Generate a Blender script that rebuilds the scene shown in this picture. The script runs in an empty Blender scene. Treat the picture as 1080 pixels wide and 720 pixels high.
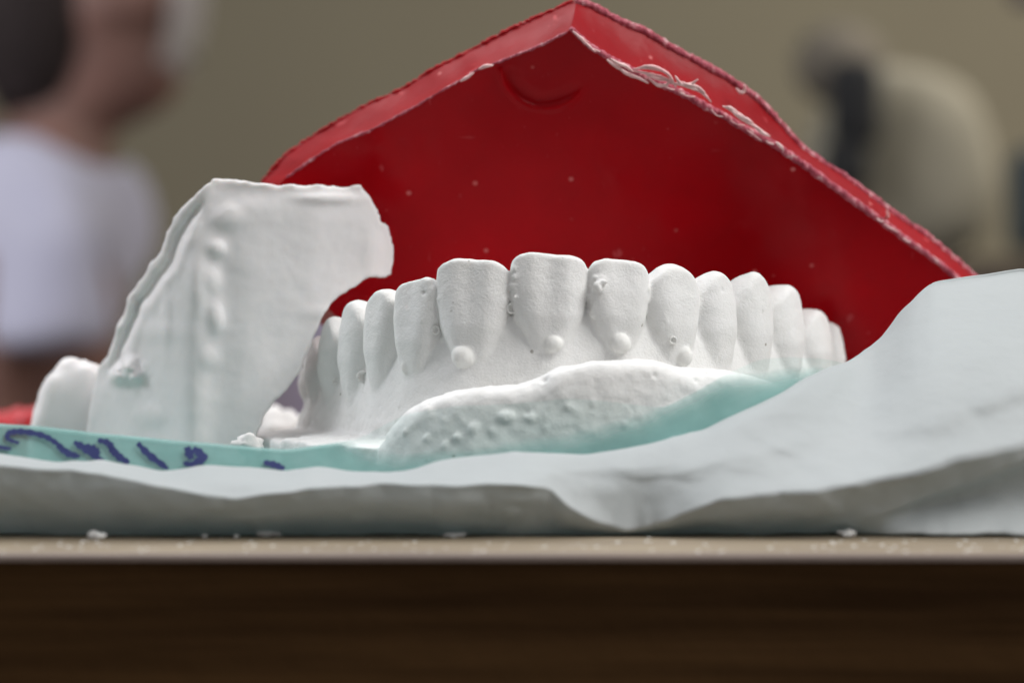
import bpy, math, random
import numpy as np
from mathutils import Vector
random.seed(4); rng = np.random.RandomState(7)
C = bpy.context.scene.collection
U = 0.01                      # everything below is written in centimetres
CAM_D, CAM_H, PPC = 29.0, 2.163, 87.93   # camera distance, camera height, photo pixels per cm at y = 0

def sc(Y): return (CAM_D + Y) / CAM_D / PPC
def P(px, py, Y):             # point that stands at depth Y
    s = sc(Y); return np.array([(px - 540) * s, Y, CAM_H - (py - 360) * s])
def on_plane(px, py, f):      # point of a leaning surface y = f(x, z)
    Y = 4.0
    for _ in range(40):
        p = P(px, py, Y); Y = 0.5 * Y + 0.5 * f(p[0], p[2])
    return P(px, py, Y)

# ------------------------------------------------------------------ materials
def new_mat(name):
    m = bpy.data.materials.new(name); m.use_nodes = True
    nt = m.node_tree; b = nt.nodes['Principled BSDF']
    return m, nt, b
def N(nt, t, **kw):
    n = nt.nodes.new(t)
    for k, v in kw.items():
        if k in n.inputs.keys(): n.inputs[k].default_value = v
        else: setattr(n, k, v)
    return n
def ramp(nt, src, stops):
    r = nt.nodes.new('ShaderNodeValToRGB'); e = r.color_ramp.elements
    e[0].position, e[0].color = stops[0][0], (*stops[0][1], 1)
    e[1].position, e[1].color = stops[-1][0], (*stops[-1][1], 1)
    for p, c in stops[1:-1]:
        k = e.new(p); k.color = (*c, 1)
    nt.links.new(src, r.inputs[0]); return r
def coords(nt):
    return nt.nodes.new('ShaderNodeTexCoord').outputs['Object']
def noise(nt, co, scale, detail=4, rough=.5, stretch=None):
    if stretch:
        mp = N(nt, 'ShaderNodeMapping'); mp.inputs['Scale'].default_value = stretch
        nt.links.new(co, mp.inputs[0]); co = mp.outputs[0]
    n = N(nt, 'ShaderNodeTexNoise', Scale=scale, Detail=detail, Roughness=rough)
    nt.links.new(co, n.inputs['Vector']); return n.outputs[0]
def bump(nt, h, strength, dist, prev=None):
    b = N(nt, 'ShaderNodeBump', Strength=strength, Distance=dist)
    nt.links.new(h, b.inputs['Height'])
    if prev: nt.links.new(prev, b.inputs['Normal'])
    return b.outputs[0]

def plaster_mat(name, c1, c2, grain=1.0, sss=.05, pits=True):
    m, nt, b = new_mat(name); co = coords(nt)
    n1 = noise(nt, co, 90, 5, .6)
    r = ramp(nt, n1, [(.3, c1), (.7, c2)])
    col = r.outputs[0]
    if pits:                                     # tiny dark pin holes of cast plaster
        v = N(nt, 'ShaderNodeTexVoronoi', Scale=420.0); nt.links.new(co, v.inputs['Vector'])
        rr = ramp(nt, v.outputs['Distance'], [(.07, (.0,)*3), (.11, (1,)*3)])
        g = noise(nt, co, 160, 2); gr = ramp(nt, g, [(.56, (1,)*3), (.6, (0,)*3)])
        mx = N(nt, 'ShaderNodeMath', operation='MAXIMUM'); nt.links.new(rr.outputs[0], mx.inputs[0]); nt.links.new(gr.outputs[0], mx.inputs[1])
        mix = N(nt, 'ShaderNodeMix', data_type='RGBA'); nt.links.new(mx.outputs[0], mix.inputs[0])
        mix.inputs[6].default_value = (.30, .28, .24, 1); nt.links.new(col, mix.inputs[7]); col = mix.outputs[2]
    nt.links.new(col, b.inputs['Base Color'])
    b.inputs['Roughness'].default_value = .62
    b.inputs['Specular IOR Level'].default_value = .35
    b.inputs['Subsurface Weight'].default_value = sss
    b.inputs['Subsurface Radius'].default_value = (1, .8, .65)
    b.inputs['Subsurface Scale'].default_value = .0012
    f = noise(nt, co, 3200, 3, .7)
    nb = bump(nt, f, .45 * grain, .00018)
    f2 = noise(nt, co, 420, 5, .65)
    nb = bump(nt, f2, .4 * grain, .0003, nb)
    nt.links.new(nb, b.inputs['Normal'])
    return m
M = {}
M['plaster'] = plaster_mat('white_plaster', (.72, .715, .695), (.80, .795, .785), 1.15)
M['bubble'] = plaster_mat('plaster_bubbles', (.74, .735, .71), (.80, .795, .77), .6, pits=False)
M['lip'] = plaster_mat('rough_plaster', (.72, .715, .70), (.80, .795, .78), .9)
M['shell'] = plaster_mat('smooth_pale_plaster', (.77, .75, .745), (.82, .80, .80), .2, sss=.3, pits=False)

def wax_mat(name, base, rough, bscale, sss=.35, spots=True, spec=.09):
    m, nt, b = new_mat(name); co = coords(nt)
    n1 = noise(nt, co, 45, 4, .55)
    r = ramp(nt, n1, [(.3, tuple(x * .82 for x in base)), (.72, tuple(min(1, x * 1.2) for x in base))])
    col = r.outputs[0]
    if spots:                                    # white dust stuck to the wax
        v = N(nt, 'ShaderNodeTexVoronoi', Scale=230.0); nt.links.new(co, v.inputs['Vector'])
        rr = ramp(nt, v.outputs['Distance'], [(.045, (1,)*3), (.10, (0,)*3)])
        g = noise(nt, co, 120, 3); gr = ramp(nt, g, [(.50, (0,)*3), (.60, (.75,)*3)])
        mu = N(nt, 'ShaderNodeMath', operation='MULTIPLY'); nt.links.new(rr.outputs[0], mu.inputs[0]); nt.links.new(gr.outputs[0], mu.inputs[1])
        mix = N(nt, 'ShaderNodeMix', data_type='RGBA'); nt.links.new(mu.outputs[0], mix.inputs[0])
        nt.links.new(col, mix.inputs[6]); mix.inputs[7].default_value = (.75, .25, .24, 1); col = mix.outputs[2]
        for (st, sc_, th) in (((1.4, 1, .25), 330, .69), ((.3, 1, 1.3), 260, .70), ((1, 1, 1), 900, .71)):   # scuffs, smears and powder
            sr = ramp(nt, noise(nt, co, sc_, 3, .6, st), [(th, (0,)*3), (th + .05, (.55,)*3)]); mix = N(nt, 'ShaderNodeMix', data_type='RGBA')
            nt.links.new(sr.outputs[0], mix.inputs[0]); nt.links.new(col, mix.inputs[6]); mix.inputs[7].default_value = (.60, .10, .11, 1); col = mix.outputs[2]
    nt.links.new(col, b.inputs['Base Color'])
    b.inputs['Roughness'].default_value = rough; b.inputs['Specular IOR Level'].default_value = spec
    b.inputs['Subsurface Weight'].default_value = sss
    b.inputs['Subsurface Radius'].default_value = (1, .08, .08)
    b.inputs['Subsurface Scale'].default_value = .003
    nb = bump(nt, noise(nt, co, bscale, 4, .55), .5, .0004)
    nt.links.new(nb, b.inputs['Normal'])
    return m
M['wax'] = wax_mat('deep_red_wax', (.42, .0015, .006), .24, 120)
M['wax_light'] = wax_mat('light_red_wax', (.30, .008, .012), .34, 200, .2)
def edge_mat():
    m, nt, b = new_mat('cut_wax_edge'); co = coords(nt)
    r = ramp(nt, noise(nt, co, 900, 6, .8, (1, 1, .3)), [(.36, (.22, .012, .03)), (.50, (.46, .06, .10)), (.58, (.62, .20, .24)), (.64, (.85, .60, .60))])
    nt.links.new(r.outputs[0], b.inputs['Base Color']); b.inputs['Roughness'].default_value = .5
    nt.links.new(bump(nt, noise(nt, co, 900, 5, .7), .9, .0006), b.inputs['Normal']); return m
M['edge'] = edge_mat()
def simple(name, c, rough=.6, bs=None, c2=None, nscale=30, stretch=None, spec=.5):
    m, nt, b = new_mat(name); co = coords(nt)
    c2 = c2 or tuple(x * .82 for x in c)
    r = ramp(nt, noise(nt, co, nscale, 5, .6, stretch), [(.32, c2), (.68, c)])
    nt.links.new(r.outputs[0], b.inputs['Base Color']); b.inputs['Roughness'].default_value = rough
    b.inputs['Specular IOR Level'].default_value = spec
    if bs: nt.links.new(bump(nt, noise(nt, co, bs, 4), .3, .0005), b.inputs['Normal'])
    return m
M['shaving'] = simple('pale_wax_shaving', (.86, .62, .60), .5, None, (.75, .40, .40), 300)
M['crumb'] = simple('plaster_crumb', (.85, .84, .82), .7, 900)
M['table_top'] = simple('worn_pale_wood', (.31, .25, .17), .6, 300, (.15, .115, .078), 110, (.35, 5, 5))
M['table_edge'] = simple('worn_edge_wood', (.20, .15, .125), .5, 300, (.14, .105, .09), 60, (.4, 4, 4))
M['table_dark'] = simple('dark_brown_wood', (.072, .037, .0145), .7, 200, (.026, .0125, .0050), 34, (.3, 3, 9), spec=.03)
M['ink'] = simple('blue_ink', (.014, .02, .11), .5, None, (.03, .045, .16), 200)
M['wall'] = simple('olive_wall', (.18, .158, .108), .9, None, (.165, .142, .098), 1.2)
M['floor'] = simple('brown_floor', (.05, .03, .022), .6, None, None, 3)
M['coat'] = simple('white_coat_cotton', (.47, .46, .55), .85, None, (.40, .39, .49), 8)
M['skin'] = simple('brown_skin', (.23, .115, .09), .6, None, (.12, .06, .045), 14)
M['hair'] = simple('dark_hair', (.022, .017, .016), .8, None, (.04, .03, .03), 60, spec=.1)
M['trousers'] = simple('brown_trousers', (.06, .035, .025), .8, None, None, 10)
M['lilac'] = simple('lilac_plastic', (.40, .39, .56), .4, None, (.36, .35, .52), 20)
M['beige'] = simple('beige_padding', (.27, .24, .175), .8, None, (.24, .21, .15), 9)
M['palebeige'] = simple('pale_beige_padding', (.30, .27, .205), .9, None, (.22, .20, .15), 9)
M['black'] = simple('black_rubber', (.008, .008, .009), .8, None, None, 30)
M['brownbox'] = simple('dark_brown_cabinet', (.06, .038, .02), .6, None, None, 9)
M['tealdark'] = simple('dark_teal_cloth', (.035, .05, .055), .8, None, None, 9)
M['pinkish'] = simple('dusky_pink_cloth', (.15, .128, .10), .9, None, None, 9)
M['purple'] = simple('dull_purple_cloth', (.09, .07, .095), .8, None, None, 9)
M['redthing'] = simple('bright_red_wax_scrap', (.6, .03, .04), .4, None, None, 40)
M['steel'] = simple('grey_metal', (.3, .3, .3), .35, None, None, 30)

def paper_mat():
    m, nt, b = new_mat('thin_white_paper'); co = coords(nt)
    r = ramp(nt, noise(nt, co, 40, 5, .6), [(.3, (.63, .655, .66)), (.7, (.69, .71, .715))])
    nt.links.new(r.outputs[0], b.inputs['Base Color']); b.inputs['Roughness'].default_value = .55
    b.inputs['Specular IOR Level'].default_value = .35
    nb = bump(nt, noise(nt, co, 1800, 5, .7, (1, 1, 2.2)), .35, .00012)
    nb = bump(nt, noise(nt, co, 55, 4, .55), .55, .0016, nb)
    nt.links.new(nb, b.inputs['Normal'])
    vo = N(nt, 'ShaderNodeTexVoronoi', Scale=75.0); wz = N(nt, 'ShaderNodeMix', data_type='RGBA'); nt.links.new(co, wz.inputs[6]); wn_ = N(nt, 'ShaderNodeTexNoise', Scale=45.0); nt.links.new(co, wn_.inputs['Vector']); nt.links.new(wn_.outputs['Color'], wz.inputs[7]); wz.inputs[0].default_value = .02
    nt.links.new(wz.outputs[2], vo.inputs['Vector']); nb = bump(nt, vo.outputs['Distance'], .16, .0030, nb); nt.links.new(nb, b.inputs['Normal'])
    t = N(nt, 'ShaderNodeBsdfTranslucent'); t.inputs[0].default_value = (.66, .72, .72, 1)
    mx = N(nt, 'ShaderNodeMixShader'); mx.inputs[0].default_value = .48
    out = nt.nodes['Material Output']
    nt.links.new(b.outputs[0], mx.inputs[1]); nt.links.new(t.outputs[0], mx.inputs[2]); nt.links.new(mx.outputs[0], out.inputs[0])
    return m
M['paper'] = paper_mat()
def film_mat():
    m, nt, b = new_mat('thin_teal_film'); co = coords(nt)
    r = ramp(nt, noise(nt, co, 90, 4, .6), [(.3, (.17, .37, .345)), (.7, (.25, .47, .445))])
    nt.links.new(r.outputs[0], b.inputs['Base Color']); b.inputs['Roughness'].default_value = .35
    nt.links.new(bump(nt, noise(nt, co, 150, 4), .3, .0006), b.inputs['Normal'])
    t = N(nt, 'ShaderNodeBsdfTransparent'); t.inputs[0].default_value = (.95, .985, .98, 1)
    mx = N(nt, 'ShaderNodeMixShader')
    at = N(nt, 'ShaderNodeAttribute', attribute_name='cloudy'); nz = noise(nt, co, 150, 4, .6)
    ma = N(nt, 'ShaderNodeMath', operation='MULTIPLY_ADD'); ma.inputs[1].default_value = .5; nt.links.new(nz, ma.inputs[0]); nt.links.new(at.outputs['Fac'], ma.inputs[2])
    sb = N(nt, 'ShaderNodeMath', operation='SUBTRACT'); sb.inputs[0].default_value = 1.25; sb.use_clamp = True; nt.links.new(ma.outputs[0], sb.inputs[1])
    nt.links.new(sb.outputs[0], mx.inputs[0])
    out = nt.nodes['Material Output']
    nt.links.new(b.outputs[0], mx.inputs[1]); nt.links.new(t.outputs[0], mx.inputs[2]); nt.links.new(mx.outputs[0], out.inputs[0])
    return m
M['film'] = film_mat()
def veil_mat():
    m, nt, b = new_mat('translucent_shield')
    b.inputs['Base Color'].default_value = (.56, .53, .53, 1); b.inputs['Roughness'].default_value = .4
    t = N(nt, 'ShaderNodeBsdfTransparent'); mx = N(nt, 'ShaderNodeMixShader'); mx.inputs[0].default_value = .45
    out = nt.nodes['Material Output']
    nt.links.new(b.outputs[0], mx.inputs[1]); nt.links.new(t.outputs[0], mx.inputs[2]); nt.links.new(mx.outputs[0], out.inputs[0])
    return m
M['veil'] = veil_mat()

# ------------------------------------------------------------------ object helpers
def raw_mesh(name, verts, faces, normals=None):
    """verts (n,3) in cm, faces (m,3|4) arrays or list of lists"""
    me = bpy.data.meshes.new(name)
    v = np.asarray(verts, np.float32) * U
    if isinstance(faces, np.ndarray):
        k = faces.shape[1]
        me.vertices.add(len(v)); me.vertices.foreach_set('co', v.ravel())
        me.loops.add(faces.size); me.loops.foreach_set('vertex_index', faces.astype(np.int32).ravel())
        me.polygons.add(len(faces)); me.polygons.foreach_set('loop_start', np.arange(0, faces.size, k, dtype=np.int32))
        me.update(calc_edges=True)
    else:
        me.from_pydata([tuple(map(float, p)) for p in v], [], faces)
    me.validate()
    me.polygons.foreach_set('use_smooth', np.ones(len(me.polygons), bool))
    if normals is not None: me.normals_split_custom_set_from_vertices([tuple(n) for n in normals.tolist()])
    me.update()
    return me
def obj(name, verts, faces, mat, parent=None, normals=None, flat=False):
    me = raw_mesh(name, verts, faces, normals); me.materials.append(mat)
    if flat: me.polygons.foreach_set('use_smooth', np.zeros(len(me.polygons), bool))
    o = bpy.data.objects.new(name, me); C.objects.link(o)
    if parent: 
        o.parent = parent; o.matrix_parent_inverse = parent.matrix_world.inverted()
    return o
def thing(name, label, cat, loc=(0, 0, 0), group=None):
    o = bpy.data.objects.new(name, None); C.objects.link(o); o.empty_display_size = .01
    o.location = [c * U for c in loc]; bpy.context.view_layer.update()
    return tag(o, label, cat, group)
def tag(o, label, cat, group=None):
    o['label'] = label; o['category'] = cat
    if group: o['group'] = group
    return o
def recentre(o):               # put a one-mesh thing's origin at its base
    me = o.data; n = len(me.vertices); a = np.empty(n * 3, np.float32); me.vertices.foreach_get('co', a); a = a.reshape(-1, 3)
    c = np.array([a[:, 0].mean(), a[:, 1].mean(), a[:, 2].min()]); a -= c
    me.vertices.foreach_set('co', a.ravel()); me.update(); o.location = c; return o

def box(x0, x1, y0, y1, z0, z1, bev=0.0, seg=3):
    import bmesh
    bm = bmesh.new(); bmesh.ops.create_cube(bm, size=1)
    for v in bm.verts:
        v.co = Vector(((x0 + x1) / 2 + v.co.x * (x1 - x0), (y0 + y1) / 2 + v.co.y * (y1 - y0), (z0 + z1) / 2 + v.co.z * (z1 - z0)))
    if bev: bmesh.ops.bevel(bm, geom=bm.edges[:], offset=bev, segments=seg, affect='EDGES', profile=.5)
    bm.verts.index_update()
    vs = [tuple(v.co) for v in bm.verts]; fs = [[v.index for v in f.verts] for f in bm.faces]; bm.free()
    return vs, fs

# ------------------------------------------------------------------ noise, curves
TAB = rng.rand(64, 64, 64).astype(np.float32)
def vnoise(p, freq, seed=0):
    q = np.asarray(p, np.float32) * freq + seed * 17.3
    i = np.floor(q).astype(int); f = q - i; f = f * f * (3 - 2 * f); r = 0
    for dx in (0, 1):
        wx = f[..., 0] if dx else 1 - f[..., 0]
        for dy in (0, 1):
            wy = f[..., 1] if dy else 1 - f[..., 1]
            for dz in (0, 1):
                wz = f[..., 2] if dz else 1 - f[..., 2]
                r = r + wx * wy * wz * TAB[(i[..., 0] + dx) % 64, (i[..., 1] + dy) % 64, (i[..., 2] + dz) % 64]
    return r * 2 - 1
def fbm(p, freq, octs=3, seed=0):
    return sum(vnoise(p, freq * 2 ** k, seed + k) * .5 ** k for k in range(octs))
def lut(xs, ys, blur=.06):
    """smoothed piecewise-linear function"""
    x0, x1 = xs[0], xs[-1]; g = np.linspace(x0, x1, 400); v = np.interp(g, xs, ys)
    k = max(1, int(blur * 400)); pad = np.concatenate([2 * v[0] - v[k:0:-1], v, 2 * v[-1] - v[-2:-k - 2:-1]])
    w = np.hanning(2 * k + 1) + 1e-6; w /= w.sum(); s = np.convolve(pad, w, 'valid')
    return lambda q: np.interp(q, g, s).astype(np.float32)
def smin(a, b, k): h = np.clip(.5 + .5 * (b - a) / k, 0, 1); return b * (1 - h) + a * h - k * h * (1 - h)
def smax(a, b, k): return -smin(-a, -b, k)
def catmull(pts, n):
    pts = [np.asarray(p, float) for p in pts]; pts = [2 * pts[0] - pts[1]] + pts + [2 * pts[-1] - pts[-2]]; out = []
    for i in range(1, len(pts) - 2):
        a, b, c, d = pts[i - 1:i + 3]
        for t in np.linspace(0, 1, n, endpoint=False):
            out.append(.5 * (2 * b + (c - a) * t + (2 * a - 5 * b + 4 * c - d) * t * t + (3 * b - a - 3 * c + d) * t ** 3))
    out.append(pts[-2]); return np.array(out)

def surface_nets(D, org, h):
    """zero surface of the sampled distance field D -> verts, quads"""
    nx, ny, nz = D.shape; S = D < 0
    c = sum(S[dx:nx - 1 + dx, dy:ny - 1 + dy, dz:nz - 1 + dz].astype(np.int8) for dx in (0, 1) for dy in (0, 1) for dz in (0, 1))
    act = (c > 0) & (c < 8); idx = -np.ones(act.shape, np.int64); I = np.argwhere(act); idx[act] = np.arange(len(I))
    acc = np.zeros((len(I), 3)); cnt = np.zeros(len(I))
    cor = [(a, b, d) for a in (0, 1) for b in (0, 1) for d in (0, 1)]
    val = {k: D[I[:, 0] + k[0], I[:, 1] + k[1], I[:, 2] + k[2]] for k in cor}
    for k in cor:
        for ax in range(3):
            if k[ax]: continue
            k2 = tuple(1 if i == ax else k[i] for i in range(3)); a, b = val[k], val[k2]; m = (a < 0) != (b < 0)
            t = np.where(m, a / np.where(m, a - b, 1), 0); p = np.tile(np.array(k, float), (len(I), 1)); p[:, ax] += t
            acc[m] += p[m]; cnt += m
    V = I + acc / cnt[:, None]
    Q = []
    for ax in range(3):
        o = [i for i in range(3) if i != ax]
        sl0 = [slice(None)] * 3; sl1 = [slice(None)] * 3; sl0[ax] = slice(0, -1); sl1[ax] = slice(1, None)
        A, B = S[tuple(sl0)], S[tuple(sl1)]
        E = np.argwhere(A != B); E = E[(E[:, o[0]] > 0) & (E[:, o[1]] > 0) & (E[:, o[0]] < act.shape[o[0]]) & (E[:, o[1]] < act.shape[o[1]])]
        ins = A[E[:, 0], E[:, 1], E[:, 2]]
        def cell(d0, d1):
            e = E.copy(); e[:, o[0]] -= d0; e[:, o[1]] -= d1; return idx[e[:, 0], e[:, 1], e[:, 2]]
        q = np.stack([cell(1, 1), cell(0, 1), cell(0, 0), cell(1, 0)], 1)
        flip = ins if ax != 1 else ~ins
        q[~flip] = q[~flip][:, ::-1]; Q.append(q)
    Q = np.concatenate(Q); Q = Q[(Q >= 0).all(1)]
    return V * h + np.array(org), Q
def vert_normals(V, Q):
    n = np.cross(V[Q[:, 2]] - V[Q[:, 0]], V[Q[:, 3]] - V[Q[:, 1]]); out = np.zeros_like(V)
    for k in range(4):
        for a in range(3): out[:, a] += np.bincount(Q[:, k], n[:, a], len(V))
    return out / (np.linalg.norm(out, axis=1, keepdims=True) + 1e-12)
def submesh(V, Q, Nn, mask):
    q = Q[mask]; u, inv = np.unique(q, return_inverse=True); return V[u], inv.reshape(q.shape), Nn[u]

# ------------------------------------------------------------------ dental cast
HG = 0.027
GX = np.arange(-4.1, 5.3, HG); GY = np.arange(-1.7, 5.0, HG); GZ = np.arange(.0, 3.75, HG)
GX, GY, GZ = (g.astype(np.float32) for g in (GX, GY, GZ))
X2, Y2 = np.meshgrid(GX, GY, indexing='ij')
# labial line of the arch: tooth boundaries (x from pixel, y depth)
def ax_(px, Y): return ((px - 540) * sc(Y), Y)
E = [ax_(316, 4.15), ax_(321, 3.55), ax_(331, 2.85), ax_(351, 2.15), ax_(377, 1.42), ax_(409, .75), ax_(454.5, .20), ax_(536, -.04), ax_(622.5, -.0),
     ax_(689, .20), ax_(746, .65), ax_(785.5, 1.25), ax_(824, 1.92), ax_(856, 2.85), ax_(884, 3.75), ax_(891, 4.15)]
# per tooth: top py, cervical py, kind
T = [(372, 418, 'm'), (354, 414, 'm'), (334, 410, 'p'), (315, 408, 'p'), (304.5, 399, 'c'), (295.5, 389, 'l'), (274.5, 374, 'i'), (267.5, 361, 'i'),
     (273.5, 362, 'l'), (277.5, 374, 'k'), (285, 376, 'p'), (287, 380, 'p'), (300, 388, 'm'), (326, 392, 'm'), (340, 396, 'm')]
line = catmull(E, 26)
lx, ly = line[:, 0].astype(np.float32), line[:, 1].astype(np.float32)
best = np.full(X2.shape, 1e9, np.float32); sp = np.zeros(X2.shape, np.float32); sd = np.ones(X2.shape, np.float32)
for i in range(len(lx) - 1):
    ex, ey = lx[i + 1] - lx[i], ly[i + 1] - ly[i]; L2 = ex * ex + ey * ey
    t = np.clip(((X2 - lx[i]) * ex + (Y2 - ly[i]) * ey) / L2, 0, 1)
    dx, dy = X2 - lx[i] - t * ex, Y2 - ly[i] - t * ey; d = np.sqrt(dx * dx + dy * dy); m = d < best
    best[m] = d[m]; sp[m] = ((i + t) / 26)[m]; sd[m] = np.sign(dx * ey - dy * ex)[m]
inside = np.zeros(X2.shape, bool); j = len(lx) - 1
for i in range(len(lx)):
    cnd = ((ly[i] > Y2) != (ly[j] > Y2)); xi = (lx[j] - lx[i]) * (Y2 - ly[i]) / (ly[j] - ly[i] + 1e-9) + lx[i]
    inside ^= cnd & (X2 < xi); j = i
V2 = np.where(inside, -best, best)                  # signed distance outward of the labial line
mid = [((E[i][0] + E[i + 1][0]) / 2, (E[i][1] + E[i + 1][1]) / 2) for i in range(15)]
ztop = [CAM_H - (T[i][0] - 360) * sc(mid[i][1] + .1) for i in range(15)]
zcer = [CAM_H - (T[i][1] - 360) * sc(mid[i][1] - .05) for i in range(15)]
cs = np.arange(15) + .5
ZC = np.interp(sp, cs, zcer).astype(np.float32)
ZT = np.interp(sp, cs, ztop).astype(np.float32)
Z3 = GZ[None, None, :]
Hn = (Z3 - ZC[..., None]) / (ZT - ZC)[..., None]
V3 = V2[..., None]; S3 = sp[..., None]
fo = lut([-3, -2.2, -1.2, -.5, -.15, .15, .4, .62, .8, 1], [.13, .11, .075, .015, -.055, -.125, -.215, -.34, -.55, -.9], .03)
fi = lut([-3, -2, -.8, 0, .3, .62, 1], [-1.5, -1.4, -1.1, -.85, -.72, -.55, -.5], .04)
# vertical root swellings under the teeth, fading downwards
root = (.014 * np.cos((sp - .5) * 2 * np.pi) * np.ones_like(sp))[..., None] * np.exp(-((Hn + .25) / .45) ** 2)
gum = smax(V3 - fo(Hn) - root, fi(Hn) - V3, .12); del root
gum = smax(gum, Hn - .66, .1)
gum = smax(gum, .72 - Z3, .05)
# base: plate filled across the arch, a ledge all round and the rolled border in front
edge_n = .09 * vnoise(np.stack([X2, Y2, X2 * 0], -1), 1.3, 3) + .04 * vnoise(np.stack([X2, Y2, X2 * 0], -1), 4, 5)
led = (V2 - .72 - edge_n)[..., None]
zp = (1.0 - .13 * np.clip(V2, 0, .7) + .03 * vnoise(np.stack([X2, Y2, X2 * 0], -1), 3, 8))[..., None]
base = smax(led, Z3 - zp, .06)
fill = smax((V2 + .9)[..., None], Z3 - (1.35 + .25 * np.exp(-((X2 - .7) / 1.2) ** 2)[..., None]), .3)
base = smin(base, fill, .25)
base = smax(base, .10 - Z3, .05); base = smax(base, (Y2 - 4.2)[..., None], .1)
lipz = lambda x: np.interp(x, [(px - 540) * sc(-.85) for px in (380, 400, 414, 430, 445, 470, 500, 545, 560, 590, 620, 650, 690, 720, 742, 770, 830, 900)],
                           [CAM_H - (py - 360) * sc(-.85) for py in (474, 466, 447, 433, 423, 413, 407, 405, 401, 387, 381, 378, 380, 387, 390, 392, 402, 430)])
lz = lipz(X2); lz = (lz + .025 * vnoise(np.stack([X2, Y2, X2 * 0], -1), 3.2, 11))[..., None]
lipv = .80 + .07 * vnoise(np.stack([X2, Y2, X2 * 0], -1), 1.1, 13)
thick = np.interp(X2, [-1.7, -1.2, 2.6, 3.2], [.05, .24, .24, .1]) + .0 * X2
lip = smax(np.abs(V2 - lipv)[..., None] - (thick[..., None] + .12 * np.clip(lz - Z3, 0, 1)), Z3 - lz, .26)
front = np.interp(X2, [-1.75, -1.45, 3.2, 3.9], [1, -1, -1, 1])[..., None]
lip = smax(lip, front * .4, .1); lip = smax(lip, .10 - Z3, .05)
floor_ = smax(smax((V2 - .8)[..., None], Z3 - (lz - .38), .15), front * .4, .2)
border = smin(lip, floor_, .1); border = smin(border, base, .12)
D = smin(gum, border, .05)
def sub(x0, x1, y0, y1, z0, z1):
    f = lambda g, a, b: slice(max(0, np.searchsorted(g, a)), min(len(g), np.searchsorted(g, b) + 1))
    return f(GX, x0, x1), f(GY, y0, y1), f(GZ, z0, z1)
ID = np.zeros(D.shape, np.int8); ID[border < gum] = 1
del Hn, fill, lip, floor_, led, base, gum, border
KA = dict(i=([-.6, -.2, 0, .25, .55, .85, 1], [.28, .48, .64, .87, .99, 1.0, 1.0]),
          l=([-.6, -.2, 0, .25, .55, .85, 1], [.30, .52, .67, .88, 1.0, .98, .88]),
          c=([-.6, -.2, 0, .25, .55, .85, 1], [.35, .58, .74, .92, 1.0, .92, .70]),
          k=([-.6, -.2, 0, .25, .55, .85, 1], [.35, .60, .76, .93, 1.02, .95, .74]),
          p=([-.6, -.2, 0, .25, .55, .85, 1], [.50, .72, .84, .97, 1.0, .86, .56]),
          m=([-.6, -.2, 0, .25, .55, .85, 1], [.45, .65, .8, .95, 1.0, .90, .66]))
KB = dict(i=[.30, .36, .36, .31, .22, .12, .09], l=[.28, .34, .34, .30, .22, .12, .09], c=[.32, .40, .42, .40, .33, .22, .12], k=[.32, .40, .42, .40, .33, .22, .12],
          p=[.36, .42, .44, .44, .38, .24, .12], m=[.42, .46, .48, .47, .42, .30, .17])
vout = lut([-.6, -.3, 0, .3, .6, 1], [-.16, -.07, .02, .06, .03, -.05], .04)
TILT = {6: -.02, 5: .06, 7: -.02, 8: -.02, 4: .05, 3: .04}
CAP = dict(i=.13, l=.16, c=.26, k=.30, p=.44, m=.36)
for i in range(15):
    A, B = np.array(E[i]), np.array(E[i + 1]); t = (B - A); W = np.linalg.norm(t); t = t / W; n = np.array([t[1], -t[0]]); c = (A + B) / 2
    kind = T[i][2]; zt, zc = ztop[i], zcer[i]
    if i == 12: W *= .98
    s3 = sub(c[0] - .95, c[0] + .95, c[1] - .95, c[1] + .95, zc - .55 * (zt - zc), zt + .15)
    x, y, z = GX[s3[0]][:, None, None], GY[s3[1]][None, :, None], GZ[s3[2]][None, None, :]
    u = (x - c[0]) * t[0] + (y - c[1]) * t[1]; v = (x - c[0]) * n[0] + (y - c[1]) * n[1]; h = (z - zc) / (zt - zc)
    a = W / 2 * (.98 if kind in 'il' else .995) * lut(KA[kind][0], KA[kind][1], .04)(h); b = lut(KA[kind][0], KB[kind], .04)(h); vo = vout(h)
    r_ = fbm(np.stack(np.broadcast_arrays(x, y, z), -1), 3.0, 2, 20 + i)
    g = (np.abs(u / a) ** (3.3 if kind in 'il' else 2.5) + np.abs((v - vo + b + .006 * r_) / b) ** 2.3) ** (1 / 2.5)
    d = (g - 1) * np.minimum(a, b) * .85
    if kind == 'i': d = d + .012 * np.cos(u / a * 7.5) * np.clip(h, 0, 1)
    if kind in 'lck': d = d + .008 * np.cos(u / a * 5) * np.clip(h, 0, 1)
    cap = z - (zt + TILT.get(i, 0) * u / W * 2 - CAP[kind] * (np.abs(u) / (W / 2)) ** (4.5 if kind in 'il' else 2.0) + .02 * r_ + .010 * vnoise(np.stack(np.broadcast_arrays(x, y, z), -1), 11, 5))
    d = smax(d, cap, .045 if kind in 'il' else .10)
    Dn = D[s3]; near = d < Dn - .004; ID[s3][near] = 10 + i
    sub_id = ID[s3]; sub_id[near] = 10 + i; ID[s3] = sub_id
    D[s3] = smin(Dn, d, .03) if kind in 'pm' else smin(Dn, d, .013)

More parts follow.
